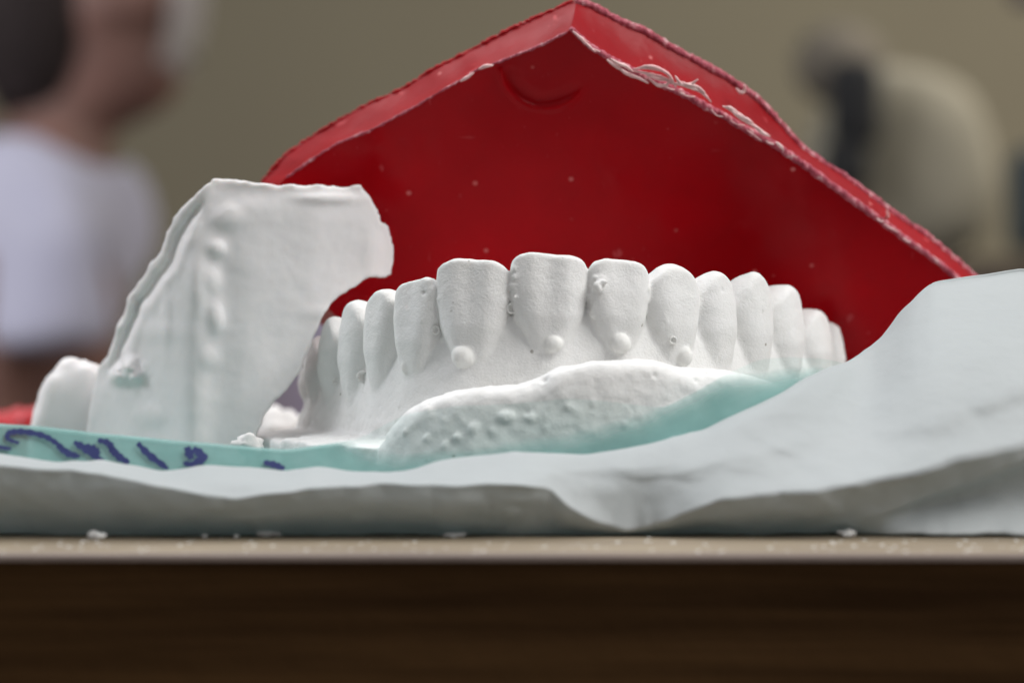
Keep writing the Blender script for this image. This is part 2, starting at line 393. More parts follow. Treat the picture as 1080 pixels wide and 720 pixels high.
def march(px, py):           # first point of the cast along the view ray
    Ys = np.arange(-1.6, 4.6, .01); s = (CAM_D + Ys) / CAM_D / PPC
    x = (px - 540) * s; z = CAM_H - (py - 360) * s
    i, j, k = ((x - GX[0]) / HG).round().astype(int), ((Ys - GY[0]) / HG).round().astype(int), ((z - GZ[0]) / HG).round().astype(int)
    ok = (i >= 0) & (i < len(GX)) & (j >= 0) & (j < len(GY)) & (k >= 0) & (k < len(GZ))
    val = np.where(ok, D[i.clip(0, len(GX) - 1), j.clip(0, len(GY) - 1), k.clip(0, len(GZ) - 1)], 1)
    w = np.argmax(val < 0); return np.array([x[w], Ys[w], z[w]]) if val[w] < 0 else None
# bubbles: px, py, radius x px, radius z px, hollow?
BUB = [(489, 376, 12.5, 11.5, 0), (584, 363, 10, 8.5, 0), (654, 362, 11, 10.5, 0), (722, 376, 9, 10.5, 0), (383, 397, 7, 6.5, 1), (427, 388, 4.5, 7, 0),
       (459, 348, 5, 5, 1), (540, 325, 6, 6, 1), (467, 357, 3, 3.4, 0), (354, 402, 3.5, 3.5, 1), (710, 359, 4.5, 4.5, 1), (625, 331, 4, 4.5, 0), (683, 305, 4, 3.5, 0)]
bub_rings = []
for bi, (px, py, rx, rz, hol) in enumerate(BUB):
    p = march(px, py)
    if p is None: continue
    s = sc(p[1]); rx, rz = rx * s, rz * s; ry = .8 * min(rx, rz); p[1] -= (.5 if hol else .08) * ry
    if hol: bub_rings.append((p, rx, rz)); continue
    s3 = sub(p[0] - rx - .1, p[0] + rx + .1, p[1] - ry - .15, p[1] + ry + .15, p[2] - rz - .1, p[2] + rz + .1)
    x, y, z = GX[s3[0]][:, None, None], GY[s3[1]][None, :, None], GZ[s3[2]][None, None, :]
    d = (np.sqrt(((x - p[0]) / rx) ** 2 + ((y - p[1]) / ry) ** 2 + ((z - p[2]) / rz) ** 2) - 1 - .10 * fbm(np.stack(np.broadcast_arrays(x, y, z), -1), 7, 2, 60 + bi)) * min(rx, rz)
    ID[s3] = np.where(d < D[s3] - .002, 40 + bi, ID[s3]); D[s3] = smin(D[s3], d, .012)
# little crumbs of plaster stuck along the edges of the teeth and lumps on the rolled border
def blob(px, py, r, flat=.7, jit=1, tid=None):
    p = march(px, py)
    if p is None: return
    r = r * sc(p[1]); s3 = sub(p[0] - r - .1, p[0] + r + .1, p[1] - r - .1, p[1] + r + .1, p[2] - r - .1, p[2] + r + .1)
    x, y, z = GX[s3[0]][:, None, None], GY[s3[1]][None, :, None], GZ[s3[2]][None, None, :]
    d = np.sqrt((x - p[0]) ** 2 + ((y - p[1]) / flat) ** 2 + ((z - p[2]) / (.7 + .6 * random.random())) ** 2) - r
    D[s3] = smin(D[s3], d, .02)
for _ in range(26): blob(542 + random.gauss(0, 2.2), 281 + random.random() * 34, 1.2 + random.random() * 1.6)
for _ in range(22): blob(457 + random.gauss(0, 1.5) + 0, 300 + random.random() * 38, .9 + random.random() * 1.3)
for _ in range(22): blob(627 + random.random() * 12, 291 + random.random() * 17, 1.5 + random.random() * 2.6)
for _ in range(16): blob(622 + random.random() * 10, 312 + random.random() * 22, 1 + random.random() * 1.4)
for _ in range(12): blob(486 + random.gauss(0, 22), 300 + random.gauss(0, 10), .6 + random.random() * .9, .5)
for _ in range(10): blob(694 + random.random() * 14, 330 + random.random() * 26, 1 + random.random() * 1.3)
for _ in range(14): blob(380 + random.random() * 22, 306 + random.random() * 4, .8 + random.random())
for _ in range(10): blob(425 + random.random() * 28, 296 + random.random() * 3, .8 + random.random())
for px, py, r in [(535, 440, 10), (500, 452, 7), (483, 461, 6), (471, 469, 5), (452, 462, 6), (560, 441, 6), (548, 402, 4), (600, 430, 6), (520, 455, 6), (625, 425, 5), (575, 452, 5)]:
    blob(px, py, r, .5)
for _ in range(14): blob(410 + random.random() * 300, 415 + random.random() * 45, 2 + random.random() * 3, .4)
for _ in range(30): blob(285 + random.random() * 130, 463 - random.random() * 5, 1 + random.random() * 1.5, .6)
def dent(px, py, r):
    p = march(px, py)
    if p is None: return
    r = r * sc(p[1]); s3 = sub(p[0] - r - .1, p[0] + r + .1, p[1] - r - .1, p[1] + r + .1, p[2] - r - .1, p[2] + r + .1)
    x, y, z = GX[s3[0]][:, None, None], GY[s3[1]][None, :, None], GZ[s3[2]][None, None, :]
    D[s3] = smax(D[s3], r - np.sqrt((x - p[0]) ** 2 + (y - p[1]) ** 2 + (z - p[2]) ** 2), .02)
for d_ in [(574, 400, 4), (720, 392, 3), (745, 393, 2.6), (690, 396, 2.5), (447, 309, 2.2), (761, 306, 1.6), (540, 296, 2), (733, 402, 2)]: dent(*d_)

V, Q = surface_nets(D, (GX[0], GY[0], GZ[0]), HG)
Nn = vert_normals(V, Q)
amp = np.interp(V[:, 2], [1.2, 1.6, 2.2], [.02, .006, .002])[:, None]
amp = np.where((V[:, 1] < -.55)[:, None], .012, amp)
V = V + Nn * amp * fbm(V, 5, 3, 31)[:, None] + Nn * .0022 * fbm(V, 16, 2, 41)[:, None]
Nn = vert_normals(V, Q)
vi = ((V - np.array([GX[0], GY[0], GZ[0]])) / HG).round().astype(int)
vid = ID[vi[:, 0].clip(0, len(GX) - 1), vi[:, 1].clip(0, len(GY) - 1), vi[:, 2].clip(0, len(GZ) - 1)]
fid = vid[Q[:, 0]]
for k in (1, 2, 3): fid = np.maximum(fid, vid[Q[:, k]])
cast = thing('dental_cast', 'white plaster dental cast with upright teeth in front of red wax', 'dental cast', (.8, 1.5, .1))
def part(name, mask, mat, parent):
    if mask.sum() < 4: return None
    v, q, nn = submesh(V, Q, Nn, mask); return obj(name, v, q, mat, parent, nn)
gum_o = part('gum', (fid == 0), M['plaster'], cast)
base_o = part('base', (fid == 1), M['lip'], cast)
for i in range(15): part('tooth', fid == 10 + i, M['plaster'], cast)
for bi in range(len(BUB)): part('plaster_bubble', fid == 40 + bi, M['bubble'], cast)
for p, rx, rz in bub_rings:      # open bubbles: small cup shaped rings
    vs, fs = [], []; prof = [(1.0, .35), (1.02, -.25), (.92, -.55), (.74, -.6), (.62, -.35), (.5, .0), (.28, .12), (.02, .16)]; n = 28
    for (r, d) in prof:
        for k in range(n):
            a = 2 * math.pi * k / n; vs.append((p[0] + rx * r * math.cos(a), p[1] + d * rx * .8, p[2] + rz * r * math.sin(a)))
    for q in range(len(prof) - 1):
        for k in range(n): fs.append([q * n + k, q * n + (k + 1) % n, (q + 1) * n + (k + 1) % n, (q + 1) * n + k])
    obj('plaster_bubble', vs, fs, M['bubble'], cast)
del D, ID

# ------------------------------------------------------------------ second plaster piece, standing on end at the left
def poly_sdf(px, pz, poly):
    d = np.full(px.shape, 1e9, np.float32); ins = np.zeros(px.shape, bool); n = len(poly); j = n - 1
    for i in range(n):
        ax, az = poly[i]; bx, bz = poly[j]; ex, ez = bx - ax, bz - az; wx, wz = px - ax, pz - az
        t = np.clip((wx * ex + wz * ez) / (ex * ex + ez * ez + 1e-12), 0, 1); d = np.minimum(d, np.hypot(wx - ex * t, wz - ez * t))
        ins ^= ((az > pz) != (bz > pz)) & (px < (bx - ax) * (pz - az) / (bz - az + 1e-9) + ax); j = i
    return np.where(ins, -d, d)
Y0 = 2.5; s0 = sc(Y0)
out_px = [(60, 530), (66, 455), (72, 420), (80, 392), (92, 367), (108, 332), (118, 308), (128, 301), (136, 291), (150, 275), (160, 264), (172, 240), (186, 217), (192, 213), (204, 200), (222, 187), (262, 190),
          (312, 195), (345, 193), (379, 192), (390, 204), (398, 219), (402, 231), (411, 236), (416, 248), (416, 264), (413, 290), (406, 295), (390, 295), (377, 302), (362, 310), (350, 321), (340, 337),
          (328, 366), (318, 384), (300, 410), (284, 432), (262, 470), (250, 530)]
poly = [((x - 540) * s0, CAM_H - (y - 360) * s0) for x, y in out_px]
h2 = .035; gx = np.arange(-6.4, -1.2, h2); gy = np.arange(1.3, 5.2, h2); gz = np.arange(-.1, 4.5, h2)
a2, b2 = np.meshgrid(gx, gz, indexing='ij')
pd = poly_sdf(a2, b2, poly) + .045 * fbm(np.stack([a2, b2, a2 * 0], -1), 3.3, 4, 51)
pxx = a2 / s0 + 540; pyy = 360 - (b2 - CAM_H) / s0
ridge = 222 - (pyy - 190) * .02
F = np.interp(pxx - ridge, [-190, -120, -60, -22, -8, 4, 14, 40, 110, 165, 200], [2.4, 1.5, .62, .08, -.03, .02, .02, -.02, .05, .22, .5])
F += .1 * np.exp(-((pyy - 200) / 14) ** 2) * np.clip((pxx - 225) / 40, 0, 1)
fac = pxx - (215 - (pyy - 215) * .80)              # left facet boundary
F += .18 * np.exp(-np.clip(-fac, 0, 999) / 9) * (fac < 0) * 0 + .10 * np.tanh(np.clip(-(fac - 28), 0, 60) / 20)
kz = np.hanning(19) ** 2.2; kz /= kz.sum()
Fp = np.pad(F, ((9, 9), (4, 4)), mode='edge'); Fp = sum(kz[i] * Fp[i:i + F.shape[0]] for i in range(19)); kz = np.hanning(9); kz /= kz.sum(); F = sum(kz[i] * Fp[:, i:i + F.shape[1]] for i in range(9))
for (bx, by, rx, ry, hh) in [(238, 228, 17, 13, .07), (229, 262, 9, 9, .07), (225, 296, 8, 13, .05), (228, 335, 8, 16, .065), (221, 377, 11, 12, .035), (119, 395, 19, 10, .26), (124, 384, 9, 8, .14),
                             (107, 401, 9, 6, .12), (352, 330, 30, 8, .03), (208, 300, 12, 25, .05), (170, 330, 7, 40, .04), (160, 350, 30, 10, .03), (104, 345, 10, 7, .08), (122, 318, 6, 12, .1), (345, 208, 34, 6, .07), (150, 440, 20, 12, .05), (395, 262, 12, 30, .05)]:
    F -= hh * np.exp(-(((pxx - bx) / rx) ** 2 + ((pyy - by) / ry) ** 2) ** 1.3)
rough = np.exp(-(((pxx - 118) / 24) ** 2 + ((pyy - 394) / 15) ** 2))
F += .012 * fbm(np.stack([a2, b2, a2 * 0], -1), 1.6, 3, 61) + rough * .11 * fbm(np.stack([a2, b2, a2 * 0], -1), 9, 3, 71)
lf = np.clip((215 - pxx) / 12, 0, 1) * np.clip((400 - pyy) / 25, 0, 1)
F += lf * (.16 * np.exp(-((-pd - .20) / .06) ** 2) - .05 * np.exp(-((-pd - .36) / .07) ** 2))
F += .03 * np.tanh((pxx - ridge + 14) / 10) * np.clip((pyy - 205) / 20, 0, 1)
rim = np.exp(-np.clip(-pd, 0, 9) / .05)
F -= .045 * rim
thk = np.interp(pxx, [60, 220, 330, 420], [.42, .38, .16, .05]) * np.clip(.45 + (-pd) * 1.5, .3, 1)
yy = gy[None, :, None]
Df = smax(pd[:, None, :], np.abs(yy - (Y0 + F + thk)[:, None, :]) - thk[:, None, :], .07).astype(np.float32)
Df = smax(Df, (.06 - gz)[None, None, :], .03)
v_, q_ = surface_nets(Df, (gx[0], gy[0], gz[0]), h2); n_ = vert_normals(v_, q_)
v_ = v_ + n_ * .002 * fbm(v_, 12, 3, 81)[:, None]; n_ = vert_normals(v_, q_)
frag = thing('plaster_impression', 'thin white plaster shell standing on end, with a column of bumps', 'plaster piece', (-4.3, 3.0, .06))
obj('shell', v_, q_, M['shell'], frag, n_)
# rounded flange behind its lower left corner
lo = P(52, 415, 5.1); vs, fs = [], []; n1, n2 = 40, 26
for a in range(n2 + 1):
    th = math.pi * a / n2
    for b in range(n1):
        ph = 2 * math.pi * b / n1
        q = np.array([math.sin(th) * math.cos(ph), math.sin(th) * math.sin(ph), math.cos(th)])
        q = np.sign(q) * np.abs(q) ** .8
        w = 1 + .12 * vnoise((q * 1.0)[None], 1.7, 5)[0] + .05 * vnoise((q * 1.0)[None], 6, 6)[0]
        vs.append((lo[0] + .34 + q[0] * .60 * w + .14 * q[2], lo[1] + q[1] * .34 * w, max(.07, .80 + q[2] * 1.12 * w)))
for a in range(n2):
    for b in range(n1): fs.append([a * n1 + b, (a + 1) * n1 + b, (a + 1) * n1 + (b + 1) % n1, a * n1 + (b + 1) % n1])
obj('flange', vs, fs, M['shell'], frag)

# ------------------------------------------------------------------ red wax
wf = lambda x, z: 5.95 - .63 * z - .02 * x
inner_px = [(601, 32), (619, 50), (644, 65), (667, 77), (694, 90), (717, 100), (750, 118), (778, 134), (800, 147), (815, 154), (851, 179), (887, 205), (927, 234), (958, 257), (989, 279), (1011, 297),
            (1046, 345), (1010, 420), (940, 470), (820, 510), (640, 512), (540, 480), (420, 395), (338, 318), (298, 275), (280, 240), (284, 208), (302, 187), (329, 168), (357, 151), (393, 137), (424, 120), (449, 106), (482, 87), (503, 74), (528, 65), (564, 51)]
outer_px = [(608, -1), (624, 3), (655, 21), (680, 30), (711, 49), (742, 66), (767, 79), (800, 102), (824, 128), (847, 154), (870, 171), (892, 184), (935, 217), (980, 248), (1015, 278), (1040, 300),
            (1062, 345), (1030, 430), (950, 485), (820, 520), (630, 520), (525, 492), (405, 408), (322, 325), (280, 280), (263, 240), (266, 208), (277, 190), (300, 164), (329, 144), (354, 128), (385, 111), (427, 92), (460, 71), (502, 50), (538, 31), (570, 16)]
def resample(pts, n, start=0):
    p = np.array(pts + [pts[0]], float); L = np.r_[0, np.cumsum(np.hypot(*(p[1:] - p[:-1]).T))]; return p, L
# matching loops: control i of inner faces control i of outer
K = 14; n_ctl = len(inner_px)
def dense(ctl):
    c = [np.array(p, float) for p in ctl]; r = []
    for i in range(n_ctl):
        a, b = c[i], c[(i + 1) % n_ctl]
        for t in np.linspace(0, 1, K, endpoint=False): r.append(a * (1 - t) + b * t)
    r = np.array(r)
    k = np.array([1, 2, 3, 2, 1.]) / 9
    sm = sum(k[j] * np.roll(r, j - 2, 0) for j in range(5)); sm[0] = r[0]
    jag = .5 * np.array([vnoise(np.array([[i * .12, 0, 0]]), 1, 3)[0] for i in range(len(r))])
    return sm + jag[:, None] * np.array([.6, .9])
inn, outr = dense(inner_px), dense(outer_px); nb = len(inn)
cen = np.array([640, 300.])
wax = thing('wax_block', 'glossy deep red dental wax block leaning behind the white toothed cast', 'dental wax', (1.2, 6.0, .1))
NR = 90; vs, fs = [], []
def wax_disp(px, py):
    d = .035 * float(vnoise(np.array([[px / 140, py / 140, 0]]), 1, 9)[0]) + .008 * float(vnoise(np.array([[px / 22, py / 22, 0]]), 1, 4)[0])
    # thumb shaped hollow below the upper left edge
    ex, ey = (px - 575) / 46, (py - 72) / 42; r = math.hypot(ex, ey)
    an = math.atan2(ey, ex); kk = max(0, min(1, (an - .35) / .6)) if an > 0 else 0
    if ey > -.6: d += kk * (.06 * math.exp(-((r - .8) / .16) ** 2) - .05 * math.exp(-((r - 1.02) / .07) ** 2))
    for (x0, y0, r0, h0) in ((648, 186, 7, .03), (400, 158, 16, .05), (450, 155, 10, -.03), (640, 290, 12, .02), (565, 112, 8, -.02), (780, 240, 6, .02)):
        d -= h0 * math.exp(-((px - x0) ** 2 + (py - y0) ** 2) / r0 ** 2)
    return d
for r in range(NR + 1):
    f = r / NR
    for k in range(nb):
        q = cen + (inn[k] - cen) * f
        p = on_plane(q[0], q[1], wf); p[1] += wax_disp(q[0], q[1]) * (1 if r < NR else .3) - .08 * max(0, 1 - (1 - f) * 18) * 0
        vs.append(p)
for r in range(NR):
    for k in range(nb): fs.append([r * nb + k, r * nb + (k + 1) % nb, (r + 1) * nb + (k + 1) % nb, (r + 1) * nb + k])
obj('front_panel', vs, np.array(fs), M['wax'], wax)
# bevelled sides between the front outline and the larger rear outline
def depth_back(py): return 1.15
inn3 = np.array([on_plane(*q, wf) for q in inn]); out3 = []
for q in outr:
    p = on_plane(q[0], q[1], wf); out3.append(P(q[0], q[1], p[1] + .95))
out3 = np.array(out3); back3 = out3 + np.array([0, .35, 0])
i_left0 = 27 * K; apex = 0
def side(k0, k1, name):
    ks = [k % nb for k in range(k0, k1 + 1)]; rows = 9; vs, fs = [], []
    for k in ks:
        for r in range(rows + 1):
            t = r / rows; p = inn3[k] * (1 - t) + out3[k] * t
            p = p + np.array([0, .04 * math.sin(math.pi * t) + .015 * vnoise(p[None], 2.2, 2)[0], -.03 * math.sin(math.pi * t)]); vs.append(p)
    for a in range(len(ks) - 1):
        for r in range(rows): fs.append([a * (rows + 1) + r, (a + 1) * (rows + 1) + r, (a + 1) * (rows + 1) + r + 1, a * (rows + 1) + r + 1])
    obj(name, vs, np.array(fs), M['wax_light'], wax)
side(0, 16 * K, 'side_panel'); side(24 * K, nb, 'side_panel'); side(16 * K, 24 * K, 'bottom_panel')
vs = [tuple(p) for p in out3] + [tuple(p) for p in back3] + [tuple(back3.mean(0))]
fs = [[k, (k + 1) % nb, nb + (k + 1) % nb, nb + k] for k in range(nb)]
fs += [[nb + (k + 1) % nb, 2 * nb, nb + k] for k in range(nb)]
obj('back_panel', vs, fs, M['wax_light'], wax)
def ribbon_tube(pts, rad, squash=1.0, n=10, jag=.3, seed=1, up=(0, 0, 1)):
    pts = np.asarray(pts); vs, fs = [], []
    for i, p in enumerate(pts):
        t = pts[min(i + 1, len(pts) - 1)] - pts[max(i - 1, 0)]; t = t / (np.linalg.norm(t) + 1e-9)
        a = np.cross(t, [0, 1, 0]); a /= np.linalg.norm(a) + 1e-9; b = np.cross(t, a)
        rr = rad[i] if hasattr(rad, '__len__') else rad
        for k in range(n):
            th = 2 * math.pi * k / n; w = 1 + jag * (.45 * vnoise((p * 1.0 + np.array([math.cos(th), math.sin(th), 0]) * .04)[None], 9, seed)[0] + .75 * vnoise((p + np.array([math.cos(th), math.sin(th), 0]) * .04)[None], 26, seed)[0])
            vs.append(p + (a * math.cos(th) * squash + b * math.sin(th)) * rr * w)
    for i in range(len(pts) - 1):
        for k in range(n): fs.append([i * n + k, i * n + (k + 1) % n, (i + 1) * n + (k + 1) % n, (i + 1) * n + k])
    vs += [pts[0], pts[-1]]; L = len(vs)
    for k in range(n): fs.append([L - 2, (k + 1) % n, k]); fs.append([L - 1, (len(pts) - 1) * n + k, (len(pts) - 1) * n + (k + 1) % n])
    return vs, fs
def refine(p, m=6):
    return np.array([p[i] * (1 - t) + p[i + 1] * t for i in range(len(p) - 1) for t in np.linspace(0, 1, m, endpoint=False)])
rr = refine(inn3[0:15 * K + 6]); w = [.050 + .022 * math.sin(i / len(rr) * 3.1) for i in range(len(rr))]; w = [q_ * .62 for q_ in w]
v, f = ribbon_tube(rr + np.array([.01, -.01, .03]), w, 1.1, jag=.4, seed=3); obj('cut_edge', v, f, M['edge'], wax)
rr = refine(out3[0:15 * K + 6]); v, f = ribbon_tube(rr + np.array([-.02, -.02, -.03]), .055, 1.0, jag=.3, seed=4); obj('cut_edge', v, f, M['edge'], wax)
rr = refine(inn3[27 * K:nb]); v, f = ribbon_tube(rr, .016, .9, n=8, jag=1.1, seed=5); obj('cut_edge', v, f, M['edge'], wax)
rr = refine(out3[27 * K:nb]); v, f = ribbon_tube(rr + np.array([.0, 0, -.02]), .035, 1.0, jag=.7, seed=6); obj('cut_edge', v, f, M['wax_light'], wax)
# pale shavings scraped up along the front edge
def wax_pt(px, py, lift=.12): p = on_plane(px, py, wf); return P(px, py, p[1] - lift)
SH = [[(668, 73), (682, 72), (697, 74), (706, 80), (713, 92)], [(668, 75), (680, 77), (692, 80), (702, 83), (710, 86)], [(672, 72), (686, 70), (700, 75), (709, 84)], [(676, 76), (690, 82), (704, 85), (712, 88)],
      [(706, 88), (716, 89), (728, 89), (736, 84)], [(712, 80), (716, 86), (722, 90), (732, 90)], [(712, 88), (726, 92), (738, 96), (745, 102), (750, 108)], [(714, 86), (728, 90), (736, 92), (744, 98)],
      [(644, 62), (652, 67), (660, 70), (668, 76)], [(650, 69), (660, 77), (672, 82), (684, 88)], [(684, 83), (694, 90), (702, 90), (706, 86)],
      [(762, 112), (772, 117), (780, 124), (790, 130), (797, 135)], [(764, 113), (770, 114), (778, 119), (786, 124)], [(770, 116), (780, 122), (788, 128), (800, 136), (810, 143)], [(776, 120), (788, 126), (796, 132)],
      [(796, 134), (804, 140), (812, 144)], [(818, 150), (822, 153), (826, 158)], [(640, 63), (648, 69), (656, 74)], [(604, 33), (612, 40), (618, 46), (628, 55)],
      [(934, 233), (936, 228), (935, 222)], [(776, 93), (781, 98), (785, 96), (785, 90)], [(505, 73), (512, 70), (520, 69)], [(486, 86), (492, 82), (500, 77)], [(1008, 292), (1014, 296), (1022, 297)]]
for i, s_ in enumerate(SH):
    lift = .14 if i not in (19, 20) else -.5
    c = catmull([wax_pt(px, py, lift + .03 * (j % 2)) for j, (px, py) in enumerate(s_)], 7)
    rad = [.019 * (0.45 + .8 * math.sin(math.pi * (j + .6) / (len(c) + .2))) for j in range(len(c))]
    v, f = ribbon_tube(c, rad, 1, n=7, jag=.35, seed=10 + i); obj('wax_shaving', v, f, M['shaving'], wax)

for i in range(14):          # short frayed bits along the cut edges
    e_ = inn3; k = random.randrange(4, 13 * K); p0 = e_[k] + np.array([0, -.06, .02]); a0 = random.gauss(-.62, .14); L_ = random.uniform(.08, .24)
    c = catmull([p0, p0 + np.array([math.cos(a0), -.3, math.sin(a0)]) * L_ * .5 + np.array([0, 0, random.gauss(0, .02)]), p0 + np.array([math.cos(a0 + .12), -.1, math.sin(a0 + .12)]) * L_], 4)
    v, f = ribbon_tube(c, random.uniform(.005, .011), 1, n=6, jag=.4, seed=60 + i); obj('wax_shaving', v, f, M['shaving'], wax)

# ------------------------------------------------------------------ sheets
def cv(pts, sm=15):
    xs = [p[0] for p in pts]
    ys = [p[1] for p in pts]
    # monotone-ish smooth interpolation
    g = np.arange(xs[0], xs[-1] + 1, 2.0); y = np.interp(g, xs, ys); k = np.hanning(sm); k /= k.sum(); hs = sm // 2
    yp = np.concatenate([np.full(hs, y[0]), y, np.full(hs, y[-1])]); ys2 = np.convolve(yp, k, 'valid')
    return lambda x: np.interp(x, g, ys2)
def loft(name, rows, mat, parent, px0, px1, step, per, thick, disp, seed, creases=(), folds=None):
    """rows: list of functions px -> (py or None, Y, z)"""
    cols = np.arange(px0, px1 + .1, step); grid = []
    for px in cols:
        pts = []
        for r in rows:
            py, Y, z = r(px)
            if py is None: x = (px - 540) * sc(Y); pts.append(np.array([x, Y, z]))
            else: pts.append(P(px, py, Y))
        seg = []; last = 0
        for c in list(creases) + [len(pts) - 1]:
            s = catmull(pts[last:c + 1], per) if c - last > 0 else None
            seg.append(s if not seg else s[1:]); last = c
        grid.append(np.concatenate(seg))
    G = np.array(grid); nx, nr = G.shape[:2]
    d = disp * fbm(G.reshape(-1, 3), .9, 4, seed).reshape(nx, nr)
    if folds:
        X_, Z_ = G[..., 0], G[..., 2]
        for (fx, fz, an, L_, w_, h_) in folds:          # soft creases: position, direction, length, width, height
            ca, sa = math.cos(an), math.sin(an); al = (X_ - fx) * ca + (Z_ - fz) * sa; ac = -(X_ - fx) * sa + (Z_ - fz) * ca
            d = d - h_ * np.exp(-(al / L_) ** 4) * (np.exp(-np.abs(ac / w_) ** 1.3) - .5 * np.exp(-np.abs((ac + 1.6 * w_) / (1.4 * w_)) ** 1.6)) * (G[..., 1] < 1.2)
    rd = -np.abs(vnoise(G.reshape(-1, 3) * np.array([.8, .5, 1.4]) + .13 * vnoise(G.reshape(-1, 3), 4, 3)[:, None], 1.9, seed + 5)) - .5 * np.abs(vnoise(G.reshape(-1, 3) * np.array([1.2, .5, .8]), 3.7, seed + 7))
    d = d + disp * .75 * (rd.reshape(nx, nr) + .4)
    G[..., 1] += d * 1.0; G[..., 2] = np.maximum(G[..., 2] + d * .4, .012)
    vs = G.reshape(-1, 3); a = np.arange(nx - 1)[:, None] * nr + np.arange(nr - 1)[None]
    fs = np.stack([a, a + nr, a + nr + 1, a + 1], -1).reshape(-1, 4)
    o = obj(name, vs, fs, mat, parent)
    m = o.modifiers.new('thickness', 'SOLIDIFY'); m.thickness = thick * U; m.offset = 0
    return o
topf = cv([(-120, 470), (-60, 474), (0, 478), (60, 489), (110, 486), (170, 496), (215, 488), (255, 490), (300, 497), (335, 492), (370, 498), (420, 497), (470, 484), (540, 478), (620, 479), (680, 470), (740, 456), (800, 428), (850, 400), (885, 382),
           (905, 377), (922, 365), (940, 346), (962, 322), (985, 306), (1020, 300), (1080, 293), (1200, 285)])
topY = cv([(-120, -1.75), (700, -1.7), (800, -1.35), (860, -.75), (905, .15), (985, .6), (1200, .9)], 61)
crest = cv([(-120, 482), (0, 490), (100, 501), (200, 518), (250, 524), (300, 517), (400, 511), (480, 513), (550, 510), (580, 517), (600, 535), (630, 550), (663, 559), (700, 549), (760, 526), (850, 519), (960, 505), (1010, 487), (1080, 471), (1200, 460)])
crestY = cv([(-120, -2.7), (500, -2.75), (640, -2.3), (663, -2.1), (700, -2.35), (760, -2.6), (960, -2.6), (1080, -2.3), (1200, -2.2)], 61)
botY = cv([(-120, -2.0), (540, -2.0), (663, -1.95), (900, -2.0), (960, -2.35), (1200, -2.45)], 61)
recY = cv([(-120, -2.52), (500, -2.55), (663, -2.12), (760, -2.42), (900, -2.42), (960, -2.1), (1080, -1.9), (1200, -1.8)], 61)
recP = lambda x: crest(x) + (562 - crest(x)) * .52
back1 = cv([(-120, -.9), (800, -.7), (880, .2), (985, 2.4), (1200, 3.0)], 61)
rows = [lambda x: (None, 8.0, .02), lambda x: (None, 4.4, .02), lambda x: (None, float(back1(x)), .03),
        lambda x: (float(topf(x)) + 22, float(topY(x)) + .28, 0),
        lambda x: (float(topf(x)), float(topY(x)), 0),
        lambda x: (float(topf(x) * .55 + crest(x) * .45), float(topY(x) * .45 + crestY(x) * .55) + .12 * math.sin(x / 60.), 0),
        lambda x: (float(crest(x)), float(crestY(x)), 0),
        lambda x: (float(recP(x)), float(recY(x)), 0),
        lambda x: (None, float(botY(x)), .015),
        lambda x: (None, float(botY(x)) + .5, .012)]
paper = loft('paper_sheet', rows, M['paper'], None, -120, 1200, 3, 14, .012, .06, 91, creases=(6, 8), folds=[(4.6, 2.3, .50, 1.6, .16, .08), (3.6, 1.25, .28, 1.9, .18, .035), (5.3, 1.5, .30, 1.2, .14, .09), (2.3, .85, .2, 1.4, .12, .06),
              (4.0, 2.0, .9, .8, .10, .06), (5.2, 2.7, .1, .8, .10, .06), (1.0, .75, .1, 1.2, .09, .05), (-1.2, .75, -.05, 1.5, .08, .05), (-3.8, .80, -.08, 1.4, .08, .05), (5.0, .62, .35, 1.1, .12, .10), (3.2, .9, -.5, .7, .08, .05)])
tag(paper, 'crumpled thin white paper along the front table edge, rising high at right', 'paper')

f_top = cv([(-120, 440), (0, 446), (40, 449), (100, 456), (180, 464), (250, 470), (300, 474), (345, 468), (380, 462), (405, 448), (430, 436), (480, 428), (540, 426), (600, 420), (650, 424), (700, 430), (735, 412), (765, 395), (800, 379), (830, 376), (860, 377), (885, 381), (930, 400), (960, 420)])
f_dense = cv([(-120, 420), (345, 450), (380, 474), (420, 482), (500, 474), (560, 466), (620, 455), (680, 440), (720, 424), (760, 404), (800, 398), (840, 392), (960, 400)])
f_old = cv([(-120, 440), (0, 446), (40, 449), (100, 456), (180, 464), (250, 470), (300, 474), (345, 468), (380, 463), (420, 466), (470, 462), (520, 452), (560, 448), (640, 442), (700, 432), (735, 412), (765, 395), (800, 379), (830, 376), (860, 377), (885, 381), (930, 400), (960, 420)])
f_low = lambda x: float(topf(x)) + 14
fY = lambda x: float(topY(x)) + .24 + .05 * math.sin(x / 70.)
rows = [lambda x: (None, 6.0, .035), lambda x: (None, 1.5, .035), lambda x: (None, -.9, .035), lambda x: (f_low(x) + 30, fY(x) - .0, 0), lambda x: (f_low(x), fY(x) - .05, 0), lambda x: (float(f_top(x)), fY(x) + .15, 0)]
film = loft('film_sheet', rows, M['film'], None, -110, 920, 4, 9, .008, .015, 95)
at = film.data.attributes.new('cloudy', 'FLOAT', 'POINT')         # how milky the film is, dense along its lower band
for i_, v_ in enumerate(film.data.vertices):
    x_, y_, z_ = (c / U for c in v_.co); s_ = sc(y_); q_ = (x_ / s_ + 540, 360 - (z_ - CAM_H) / s_)
    at.data[i_].value = -.26 + .16 * max(0, min(1, (q_[0] - 640) / 60)) + .90 * max(0, min(1, (q_[1] - float(f_dense(q_[0])) + 12) / 30))
tag(film, 'thin teal plastic film under the plaster pieces, its curled front edge marked in blue ink', 'plastic film')
